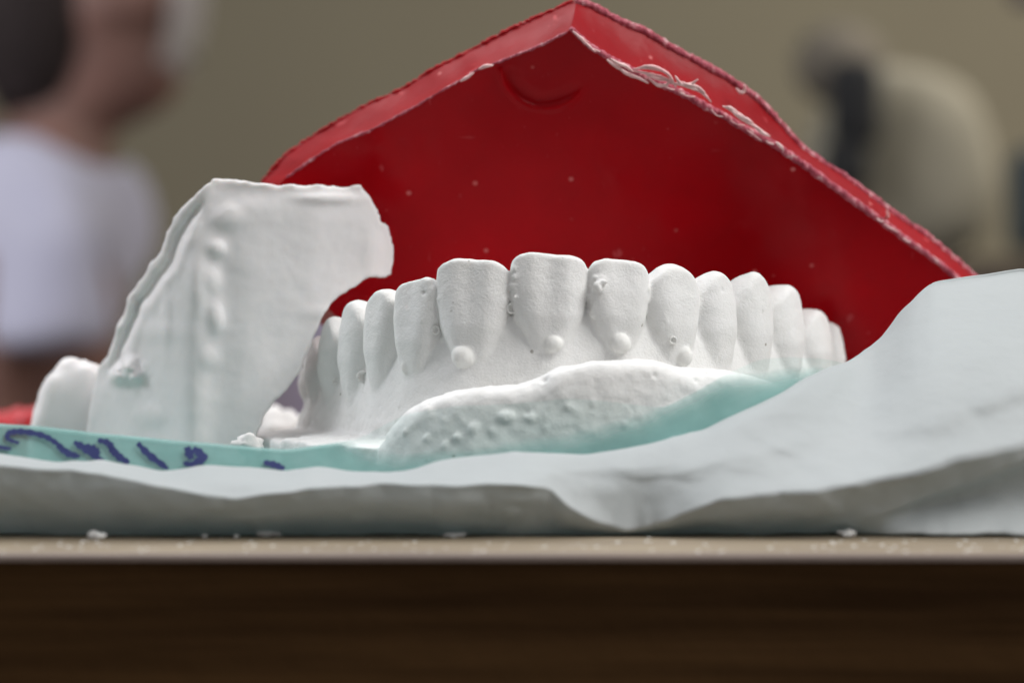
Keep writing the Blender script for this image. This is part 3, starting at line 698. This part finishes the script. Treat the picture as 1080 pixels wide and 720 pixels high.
# blue pen strokes on the curled edge
STR = [([(-6, 470), (4, 472), (12, 473)], 1.8), ([(20, 467), (9, 463), (8, 458), (12, 455.5), (25, 455), (45, 459), (58, 466), (70, 475), (84, 481)], 2.6), ([(60, 470), (72, 478), (84, 481)], 3.0),
       ([(78, 466), (92, 474), (108, 486)], 3.6), ([(88, 471), (98, 475), (104, 480)], 5), ([(103, 464), (114, 467), (120, 476), (134, 488)], 3.2), ([(116, 470), (124, 480), (136, 488)], 3.4),
       ([(145, 467), (158, 480), (177, 494)], 3.2), ([(197, 471), (202, 484)], 4), ([(204, 472), (214, 482), (206, 488)], 4.2), ([(193, 488), (204, 489), (212, 480)], 2.6), ([(278, 487), (290, 490), (300, 494)], 3.0)]
for i, (s_, wd) in enumerate(STR):
    c = catmull([(a, b, 0) for a, b in s_], 9)[:, :2]; vs, fs = [], []
    for j, q in enumerate(c):
        t = c[min(j + 1, len(c) - 1)] - c[max(j - 1, 0)]; t = t / np.linalg.norm(t); nrm = np.array([-t[1], t[0]])
        w_ = wd * 2.3 * (.55 + .45 * math.sin(math.pi * (j + .5) / len(c))) * (1 + .2 * math.sin(j * 1.3 + i))
        for sgn in (-1, 1):
            e = q + nrm * w_ * sgn * .5; ft, fl = float(f_top(e[0])), f_low(e[0])
            e[1] = max(e[1], ft + 1.5); 
            k_ = (e[1] - ft) / (fl - ft); vs.append(P(e[0], e[1], fY(e[0]) + .15 - .2 * k_ - .055))
    for j in range(len(c) - 1): fs.append([2 * j, 2 * j + 1, 2 * j + 3, 2 * j + 2])
    obj('ink_stroke', vs, fs, M['ink'], film)

# ------------------------------------------------------------------ table
YF = 29 * 0 + (CAM_H * PPC * CAM_D / 223.0 - CAM_D)      # front edge of the top
table = thing('table', 'dark brown wooden table with a worn pale top and rounded front edge', 'table', (0, 11, -75))
TX0, TX1 = -60, 70
def extr(profile, name, mat):
    vs = []; fs = []; n = len(profile); xs = np.linspace(TX0, TX1, 60)
    for x in xs:
        for (y, z) in profile: vs.append((x, y, z))
    for i in range(len(xs) - 1):
        for k in range(n - 1): fs.append([i * n + k, i * n + k + 1, (i + 1) * n + k + 1, (i + 1) * n + k])
    return obj(name, vs, fs, mat, table)
arc = [(YF + .09 - .09 * math.sin(a), -.05 + .05 * math.cos(a)) for a in np.linspace(0, math.pi / 2, 8)]
extr([(27, 0), (15, 0), (5, 0), (YF + .5, 0)] + arc[:3], 'tabletop', M['table_top'])
extr(arc[2:] + [(YF - .002, -.085)], 'edge_strip', M['table_edge'])
extr([(YF - .002, -.085), (YF + .01, -.11), (YF + .02, -.4), (YF + .02, -1.5), (YF + .02, -6.0), (YF + 2, -6.0), (27, -6), (27, 0)], 'apron', M['table_dark'])
for x in (-55, 65):
    for y in (0, 23):
        v, f = box(x - 2.5, x + 2.5, y - 2.5, y + 2.5, -75, -6, .3); obj('leg', v, f, M['table_dark'], table)

# crumbs on the table edge and beside the cast
def crumb(p, rx, ry, rz, seed, label):
    vs, fs = [], []; n1, n2 = 20, 12
    for a in range(n2 + 1):
        th = math.pi * a / n2
        for b in range(n1):
            ph = 2 * math.pi * b / n1; q = np.array([math.sin(th) * math.cos(ph), math.sin(th) * math.sin(ph), math.cos(th)])
            w = 1 + .55 * vnoise((q * 1.3 + seed)[None], 1.2, seed)[0] + .25 * vnoise((q + seed)[None], 4, seed)[0]
            vs.append((p[0] + q[0] * rx * w, p[1] + q[1] * ry * w, p[2] + q[2] * rz * w))
    for a in range(n2):
        for b in range(n1): fs.append([a * n1 + b, (a + 1) * n1 + b, (a + 1) * n1 + (b + 1) % n1, a * n1 + (b + 1) % n1])
    o = obj('plaster_crumb', vs, fs, M['crumb'], None); recentre(o)
    return tag(o, label, 'crumb', 'plaster crumbs around the casts')
def tcrumb(px, py, r1, r2, seed, label):
    Y = CAM_H * PPC * CAM_D / (py - 360) - CAM_D; s = sc(Y); p = P(px, py, Y); p[2] = r2 * s * .8
    crumb(p, r1 * s, r1 * s * .7, r2 * s, seed, label)
tcrumb(101, 568, 9, 4.0, 1, 'tiny flat white crumb farthest left on the front edge of the table')
tcrumb(283, 565, 12, 4.0, 2, 'wide white crumb on the table edge below the left plaster shell')
tcrumb(216, 567, 3.5, 2, 3, 'small round crumb nearest to the left of the wide table crumb')
tcrumb(249, 567, 3, 2, 8, 'smallest white speck between two bigger crumbs on the table edge')
tcrumb(478, 566, 13, 2.6, 4, 'low pale crumb near the middle of the table edge under the cast')
tcrumb(893, 566, 9, 4.5, 5, 'white crumb on the table edge below the high right part of the paper')
p = P(263, 468, 1.6); crumb(p, .18, .12, .13, 6, 'rough grey white crumb between the plaster shell and the toothed cast')
p = P(292, 456, 9.0); crumb(p, .42, .3, .32, 7, 'blurred bright white lump seen in the gap between the two plaster pieces')

# fine plaster dust scattered along the table edge
vs, fs = [], []
for i in range(160):
    x = random.uniform(-6.2, 6.2); y = YF + .08 + abs(random.gauss(0, 1.0)); r = random.uniform(.006, .022); b0 = len(vs)
    if y > -1.9: continue
    for k in range(5): a = 2 * math.pi * k / 5 + i; vs.append((x + r * math.cos(a) * random.uniform(.7, 1.6), y + r * math.sin(a), .0006))
    vs.append((x, y, r * .7))
    for k in range(5): fs.append([b0 + k, b0 + (k + 1) % 5, b0 + 5])
o = obj('plaster_dust', vs, fs, M['crumb']); recentre(o); o['kind'] = 'stuff'; tag(o, 'fine white plaster dust scattered along the front edge of the table', 'dust')

# ------------------------------------------------------------------ things farther back on the table
def lathe(prof, cx, cy, n=40):
    vs, fs = [], []
    for (r, z) in prof:
        for k in range(n): a = 2 * math.pi * k / n; vs.append((cx + r * math.cos(a), cy + r * math.sin(a), z))
    for q in range(len(prof) - 1):
        for k in range(n): fs.append([q * n + k, q * n + (k + 1) % n, (q + 1) * n + (k + 1) % n, (q + 1) * n + k])
    return vs, fs
c = P(306, 400, 14.0)
v, f = lathe([(.01, 0), (1.2, 0), (1.35, .1), (1.5, 3.4), (1.58, 3.5), (1.5, 3.5), (1.42, 3.4), (1.2, .3), (.01, .25)], c[0], c[1])
cup = thing('mixing_cup', 'small lilac plastic cup standing behind the gap between the casts', 'cup', (c[0], c[1], 0)); obj('cup_body', v, f, M['lilac'], cup)
v, f = lathe([(1.50, 3.38), (1.66, 3.40), (1.68, 3.5), (1.6, 3.56), (1.5, 3.52)], c[0], c[1]); obj('rim', v, f, M['lilac'], cup)
for (px, py, Y, w_, h_, sd, lab) in [(8, 443, 16, .55, .36, 3, 'pale red wax scrap at the left edge of the picture behind the film'), (42, 438, 15, .42, .3, 6, 'bright red wax scrap just left of the plaster shell')]:
    c = P(px, py, Y); vs, fs = [], []; n1, n2 = 24, 12
    for a in range(n2 + 1):
        th = math.pi * a / n2
        for b in range(n1):
            ph = 2 * math.pi * b / n1; q = np.array([math.sin(th) * math.cos(ph), math.sin(th) * math.sin(ph), math.cos(th)]); q = np.sign(q) * np.abs(q) ** .6
            wv = 1 + .3 * vnoise((q + sd)[None], 1.5, sd)[0]; vs.append((c[0] + q[0] * w_ * wv, c[1] + q[1] * .5 * wv, max(0.02, (CAM_H - (py - 360) * sc(Y)) / 2 + q[2] * (CAM_H - (py - 360) * sc(Y) + h_) / 2 * wv)))
    for a in range(n2):
        for b in range(n1): fs.append([a * n1 + b, (a + 1) * n1 + b, (a + 1) * n1 + (b + 1) % n1, a * n1 + (b + 1) % n1])
    o = obj('wax_scrap', vs, fs, M['redthing'], None); recentre(o); tag(o, lab, 'wax scrap', 'red wax scraps behind the film')

# ------------------------------------------------------------------ room far behind
v, f = box(-500, 500, 420, 440, -75, 260); o = obj('back_wall', v, f, M['wall'], flat=True); o['kind'] = 'structure'
v, f = box(-500, 500, -150, 420, -80, -75); o = obj('floor', v, f, M['floor'], flat=True); o['kind'] = 'structure'

# seated person in side view, facing right
PY = 235.0
def pp(px, py, dy=0): return P(px, py, PY + dy)
def skinned(name, joints, edges, mat, parent, lv=2):
    me = bpy.data.meshes.new(name); me.from_pydata([tuple(np.array(j[0]) * U) for j in joints], edges, []); o = bpy.data.objects.new(name, me); C.objects.link(o)
    m = o.modifiers.new('skin', 'SKIN'); m.use_smooth_shade = True
    for i, j in enumerate(joints):
        r = j[1] if isinstance(j[1], tuple) else (j[1], j[1]); me.skin_vertices[0].data[i].radius = (r[0] * U, r[1] * U)
    me.skin_vertices[0].data[0].use_root = True
    s = o.modifiers.new('smooth', 'SUBSURF'); s.levels = s.render_levels = lv; me.materials.append(mat)
    dg = bpy.context.evaluated_depsgraph_get(); me2 = bpy.data.meshes.new_from_object(o.evaluated_get(dg)); o.modifiers.clear(); o.data = me2; me2.name = name
    if not me2.materials: me2.materials.append(mat)
    if parent: o.parent = parent; o.matrix_parent_inverse = parent.matrix_world.inverted()
    return o
sh = pp(40, 190); hd = pp(128, 22)
bx, bz = sh[0], sh[2]
person = thing('person', 'blurred person in white short sleeved coat at far left, facing right', 'person', (bx, PY, -75))
J = [((bx - 4, PY, -32), 12), ((bx - 3, PY, -18), 11), ((bx - 2, PY, -4), 12), ((bx, PY, bz - 8), 12), ((bx + 1, PY, bz + 2), 7), ((bx + 4, PY, bz + 8), 5), ((hd[0] - 1, PY, hd[2] - 5), 6.5), ((hd[0] - 1, PY, hd[2] + 3), 9.3), ((hd[0] - 2, PY, hd[2] + 10), 8),
     ((bx + 2, PY - 17, bz - 2), 5.2), ((bx, PY - 20, bz - 14), 4.6), ((bx - 2, PY - 20, bz - 28), 4.2), ((bx + 10, PY - 18, bz - 33), 3.6), ((bx + 22, PY - 14, bz - 35), 2.7), ((bx + 28, PY - 13, bz - 35), 3),
     ((bx + 2, PY + 17, bz - 2), 5.2), ((bx, PY + 20, bz - 14), 4.6), ((bx - 2, PY + 20, bz - 28), 4.2), ((bx + 10, PY + 18, bz - 33), 3.6), ((bx + 22, PY + 14, bz - 35), 2.7), ((bx + 28, PY + 13, bz - 35), 3),
     ((bx + 12, PY - 9, -33), 8.5), ((bx + 38, PY - 10, -32), 6), ((bx + 38, PY - 10, -52), 5), ((bx + 37, PY - 10, -70), 3.5), ((bx + 50, PY - 10, -73), 3),
     ((bx + 12, PY + 9, -33), 8.5), ((bx + 38, PY + 10, -32), 6), ((bx + 38, PY + 10, -52), 5), ((bx + 37, PY + 10, -70), 3.5), ((bx + 50, PY + 10, -73), 3)]
ED = [(0, 1), (1, 2), (2, 3), (3, 4), (4, 5), (5, 6), (6, 7), (7, 8), (3, 9), (9, 10), (10, 11), (11, 12), (12, 13), (13, 14), (3, 15), (15, 16), (16, 17), (17, 18), (18, 19), (19, 20), (0, 21), (21, 22), (22, 23), (23, 24), (24, 25), (0, 26), (26, 27), (27, 28), (28, 29), (29, 30)]
for sgn, w0 in ((-1, 14), (1, 20)):            # five fingers on each hand
    wx, wy, wz = J[w0][0]
    for k in range(5):
        oy = (k - 2) * 1.6; a = len(J)
        ln = [4.0, 6.5, 7.2, 6.8, 5.2][k]; th = 1 if k else 0
        J.append(((wx + (1 if not th else 3), wy + oy * (1.5 if not th else 1), wz - .4), .9)); J.append(((wx + (1 if not th else 3) + ln * .55, wy + oy * (2 if not th else 1.05), wz - 1), .8)); J.append(((wx + (1 if not th else 3) + ln, wy + oy * (2.1 if not th else 1.05), wz - 2.6), .65))
        ED += [(w0, a), (a, a + 1), (a + 1, a + 2)]
J += [((hd[0] + 6.4, PY, hd[2] + 1.5), 2.2), ((hd[0] + 8.2, PY, hd[2] - .6), 1.1), ((hd[0] + 6, PY, hd[2] - 8), 2.6)]
ED += [(7, len(J) - 3), (len(J) - 3, len(J) - 2), (6, len(J) - 1)]
skinned('body', J, ED, M['skin'], person)
CJ = [((bx - 3, PY, 5.5), (13, 15)), ((bx - 2, PY, 9), (13, 15)), ((bx, PY, bz - 7), (12.5, 14)), ((bx + 1, PY, bz + .5), (8.5, 9)),
      ((bx + 2, PY - 17, bz - 2.5), 7.8), ((bx + 4, PY - 20, bz - 10), 7.4), ((bx + 5, PY - 20.5, bz - 17), 6.2), ((bx + 5, PY - 20.5, bz - 18), 6.0),
      ((bx + 3, PY + 17, bz - 2), 7.6), ((bx + 2, PY + 20, bz - 9), 6.4), ((bx + 1, PY + 20.5, bz - 17), 6.2)]
coat = skinned('coat', CJ, [(0, 1), (1, 2), (2, 3), (2, 4), (4, 5), (5, 6), (6, 7), (2, 8), (8, 9), (9, 10)], M['coat'], person)
for v_ in coat.data.vertices:                     # cloth folds
    q_ = np.array([[v_.co.x / U, v_.co.y / U, v_.co.z / U]]); d_ = 1.7 * float(vnoise(q_ * np.array([[1, 1, .45]]), .16, 7)[0]) + .6 * float(vnoise(q_, .4, 8)[0])
    v_.co += v_.normal * d_ * U
skinned('trousers', [((bx - 4, PY, -32), 14), ((bx - 3, PY, -14), 13), ((bx - 2, PY, -2), 13), ((bx + 12, PY - 9, -33), 10), ((bx + 38, PY - 10, -32), 7.5), ((bx + 38, PY - 10, -52), 6.5), ((bx + 37, PY - 10, -66), 5.5), ((bx + 12, PY + 9, -33), 10), ((bx + 38, PY + 10, -32), 7.5), ((bx + 38, PY + 10, -52), 6.5), ((bx + 37, PY + 10, -66), 5.5)],
        [(0, 1), (1, 2), (0, 3), (3, 4), (4, 5), (5, 6), (0, 7), (7, 8), (8, 9), (9, 10)], M['trousers'], person)
def ellipsoid(c, r, n1=32, n2=20, cut=None):
    vs, fs = [], []
    for a in range(n2 + 1):
        th = math.pi * a / n2
        for b in range(n1):
            ph = 2 * math.pi * b / n1; vs.append((c[0] + r[0] * math.sin(th) * math.cos(ph), c[1] + r[1] * math.sin(th) * math.sin(ph), c[2] + r[2] * math.cos(th)))
    for a in range(n2):
        for b in range(n1):
            f = [a * n1 + b, (a + 1) * n1 + b, (a + 1) * n1 + (b + 1) % n1, a * n1 + (b + 1) % n1]
            if cut is None or all(cut(vs[i]) for i in f): fs.append(f)
    us = sorted({i for f in fs for i in f}); mp = {k: i for i, k in enumerate(us)}
    return [vs[k] for k in us], [[mp[i] for i in f] for f in fs]
v, f = ellipsoid((hd[0] - 9, PY, hd[2] + 1), (7.4, 10.2, 13.5), cut=None); obj('hair', v, f, M['hair'], person)
v, f = ellipsoid((hd[0] - 1.5, PY, hd[2] + 3), (10.8, 9.6, 14), cut=lambda p: p[0] > hd[0] + 4.5); obj('face_shield', v, f, M['veil'], person)
for s_ in (-1, 1):
    v, f = ellipsoid((hd[0] + 6.6, PY + s_ * 3.2, hd[2] + 3.2), (1.1, 1.2, .7), 12, 8); obj('eye', v, f, M['black'], person)
v, f = ellipsoid((hd[0] + 7.2, PY, hd[2] - 4), (1.0, 2.4, .5), 12, 8); obj('mouth', v, f, M['trousers'], person)

stool = thing('stool', 'round dark stool under the seated person at the left', 'stool', (bx - 4, PY, -75))
v, f = lathe([(.01, -49), (17, -49), (18, -47), (17.5, -45), (.01, -44.5)], bx - 4, PY); obj('seat', v, f, M['black'], stool)
v, f = lathe([(2.5, -75), (2.5, -49)], bx - 4, PY, 16); obj('stem', v, f, M['steel'], stool)
v, f = lathe([(.01, -74.9), (20, -74.9), (19, -73), (3, -71)], bx - 4, PY); obj('foot', v, f, M['steel'], stool)

# blurred pale chair with a dark headrest at the right
CY = 240.0; q = lambda px, py: P(px, py, CY)
a = q(965, 215)
chair = thing('padded_chair', 'blurred pale beige padded chair with a black headrest behind the red wax at the right', 'chair', (a[0], CY, -75))
bk = []
prof = catmull([(q(842, 195)[0], q(842, 195)[2]), (q(870, 120)[0], q(870, 120)[2]), (q(930, 70)[0], q(930, 70)[2]), (q(1020, 95)[0], q(1020, 95)[2]), (q(1052, 185)[0], q(1052, 185)[2]), (q(1030, 255)[0], q(1030, 255)[2]), (q(960, 275)[0], q(960, 275)[2]), (q(870, 265)[0], q(870, 265)[2]), (q(842, 195)[0], q(842, 195)[2])], 8)[:-1]
vs, fs = [], []; n = len(prof); cxz = prof.mean(0)
layers = [(0.02, -3.2), (.5, -3), (.85, -2.3), (1.0, 0), (1.0, 8), (.85, 10), (.02, 10.5)]
for (s_, dy) in layers:
    for p in prof: w_ = cxz + (p - cxz) * s_; vs.append((w_[0], CY + dy, w_[1]))
for l in range(len(layers) - 1):
    for k in range(n): fs.append([l * n + k, l * n + (k + 1) % n, (l + 1) * n + (k + 1) % n, (l + 1) * n + k])
obj('backrest', vs, fs, M['palebeige'], chair)
c = q(893, 118); v, f = box(c[0] - 2.8, c[0] + 2.8, CY - 8, CY - 4, c[2] - 4.6, c[2] + 5.2, 1.8, 4); obj('headrest', v, f, M['black'], chair)
c2 = q(885, 178); v, f = box(c2[0] - 2.6, c2[0] + 2.2, CY - 8, CY - 4, c2[2] - 3, c2[2] + 2.5, 1.0, 3); obj('headrest_bracket', v, f, M['black'], chair)
v, f = box(a[0] - 14, a[0] + 14, CY - 35, CY + 8, -32, -22, 3, 3); obj('seat', v, f, M['beige'], chair)
v, f = box(a[0] - 3, a[0] + 5, CY + 1, CY + 7, -24, a[2] - 5, 1, 2); obj('spine', v, f, M['steel'], chair)
v, f = lathe([(4, -75), (4, -32)], a[0], CY - 12, 20); obj('pedestal', v, f, M['steel'], chair)
c = q(912, 48)
cap = thing('cloth_bundle', 'dusky pale cloth bundle blurred above the black headrest at the right', 'cloth', (c[0], CY + 20, c[2] - 5))
v, f = ellipsoid((c[0], CY + 20, c[2]), (5.5, 5, 5)); obj('folded_cloth', v, f, M['pinkish'], cap)
c = q(1085, 215); v, f = box(c[0] - 4.0, c[0] + 14, CY - 14, CY - 6, c[2] - 6, c[2] + 5.5, 2, 3)
o = recentre(obj('cushion', v, f, M['tealdark'])); tag(o, 'dark teal cushion at the right edge of the picture', 'cushion')
c = q(1060, 288); v, f = box(c[0] - 9, c[0] + 30, CY - 26, CY - 6, -75, c[2] + .8, 1, 2)
o = recentre(obj('cabinet', v, f, M['brownbox'])); tag(o, 'dark brown cabinet low at the right behind the raised paper', 'cabinet')
c = P(1092, -8, CY + 60); v, f = box(c[0] - 3, c[0] + 14, CY + 60, CY + 64, c[2] - 1.5, c[2] + 16, 1.5, 2)
o = recentre(obj('hanging_cloth', v, f, M['purple'])); tag(o, 'dull purple cloth hanging in the upper right corner', 'cloth')

# ------------------------------------------------------------------ light
W = bpy.data.worlds.new('World'); bpy.context.scene.world = W; W.use_nodes = True
bg = W.node_tree.nodes['Background']; bg.inputs[1].default_value = 1.0
wn = W.node_tree; wc = wn.nodes.new('ShaderNodeTexCoord'); sx = wn.nodes.new('ShaderNodeSeparateXYZ'); wn.links.new(wc.outputs['Generated'], sx.inputs[0])
wr = ramp(wn, sx.outputs['Z'], [(0, (.07, .062, .055)), (.04, (.24, .24, .245)), (.45, (.47, .475, .49))])      # dim room: dark floor, pale ceiling
wn.links.new(wr.outputs[0], bg.inputs[0])
def area(name, loc, target, size, power, col, sy=None):
    l = bpy.data.lights.new(name, 'AREA'); l.shape = 'RECTANGLE'; l.size = size * U; l.size_y = (sy or size) * U; l.energy = power; l.color = col
    o = bpy.data.objects.new(name, l); C.objects.link(o); o.location = [c * U for c in loc]
    o.rotation_euler = (Vector(target) - Vector(loc)).to_track_quat('-Z', 'Y').to_euler(); return o
area('window_light', (70, -28, 85), (0, 0, 2), 62, 12.2, (1.0, .985, .965))
area('ceiling_light', (-25, 45, 110), (0, 3, 2), 80, 7.2, (.98, .99, 1.0))
area('room_light_left', (-200, 60, 120), (bx, PY, 10), 90, 42, (.93, .95, 1.0))
area('room_light_right', (150, 230, 110), (95, 400, 20), 80, 34, (1.0, .95, .85))

# ------------------------------------------------------------------ camera
cam = bpy.data.cameras.new('camera'); co = bpy.data.objects.new('camera', cam); C.objects.link(co); bpy.context.scene.camera = co
cam.sensor_width = 36; cam.lens = 36 * CAM_D * PPC / 1080
co.location = (0, -CAM_D * U, CAM_H * U); co.rotation_euler = (math.radians(90), 0, 0)
cam.clip_start = .01; cam.clip_end = 50
cam.dof.use_dof = True; cam.dof.focus_distance = (CAM_D + .75) * U; cam.dof.aperture_fstop = cam.lens / 5.6; cam.dof.aperture_blades = 7
s = bpy.context.scene
s.view_settings.view_transform = 'Standard'; s.view_settings.look = 'None'; s.view_settings.exposure = 0; s.view_settings.gamma = 1
s.cycles.max_bounces = 8; s.cycles.transparent_max_bounces = 12
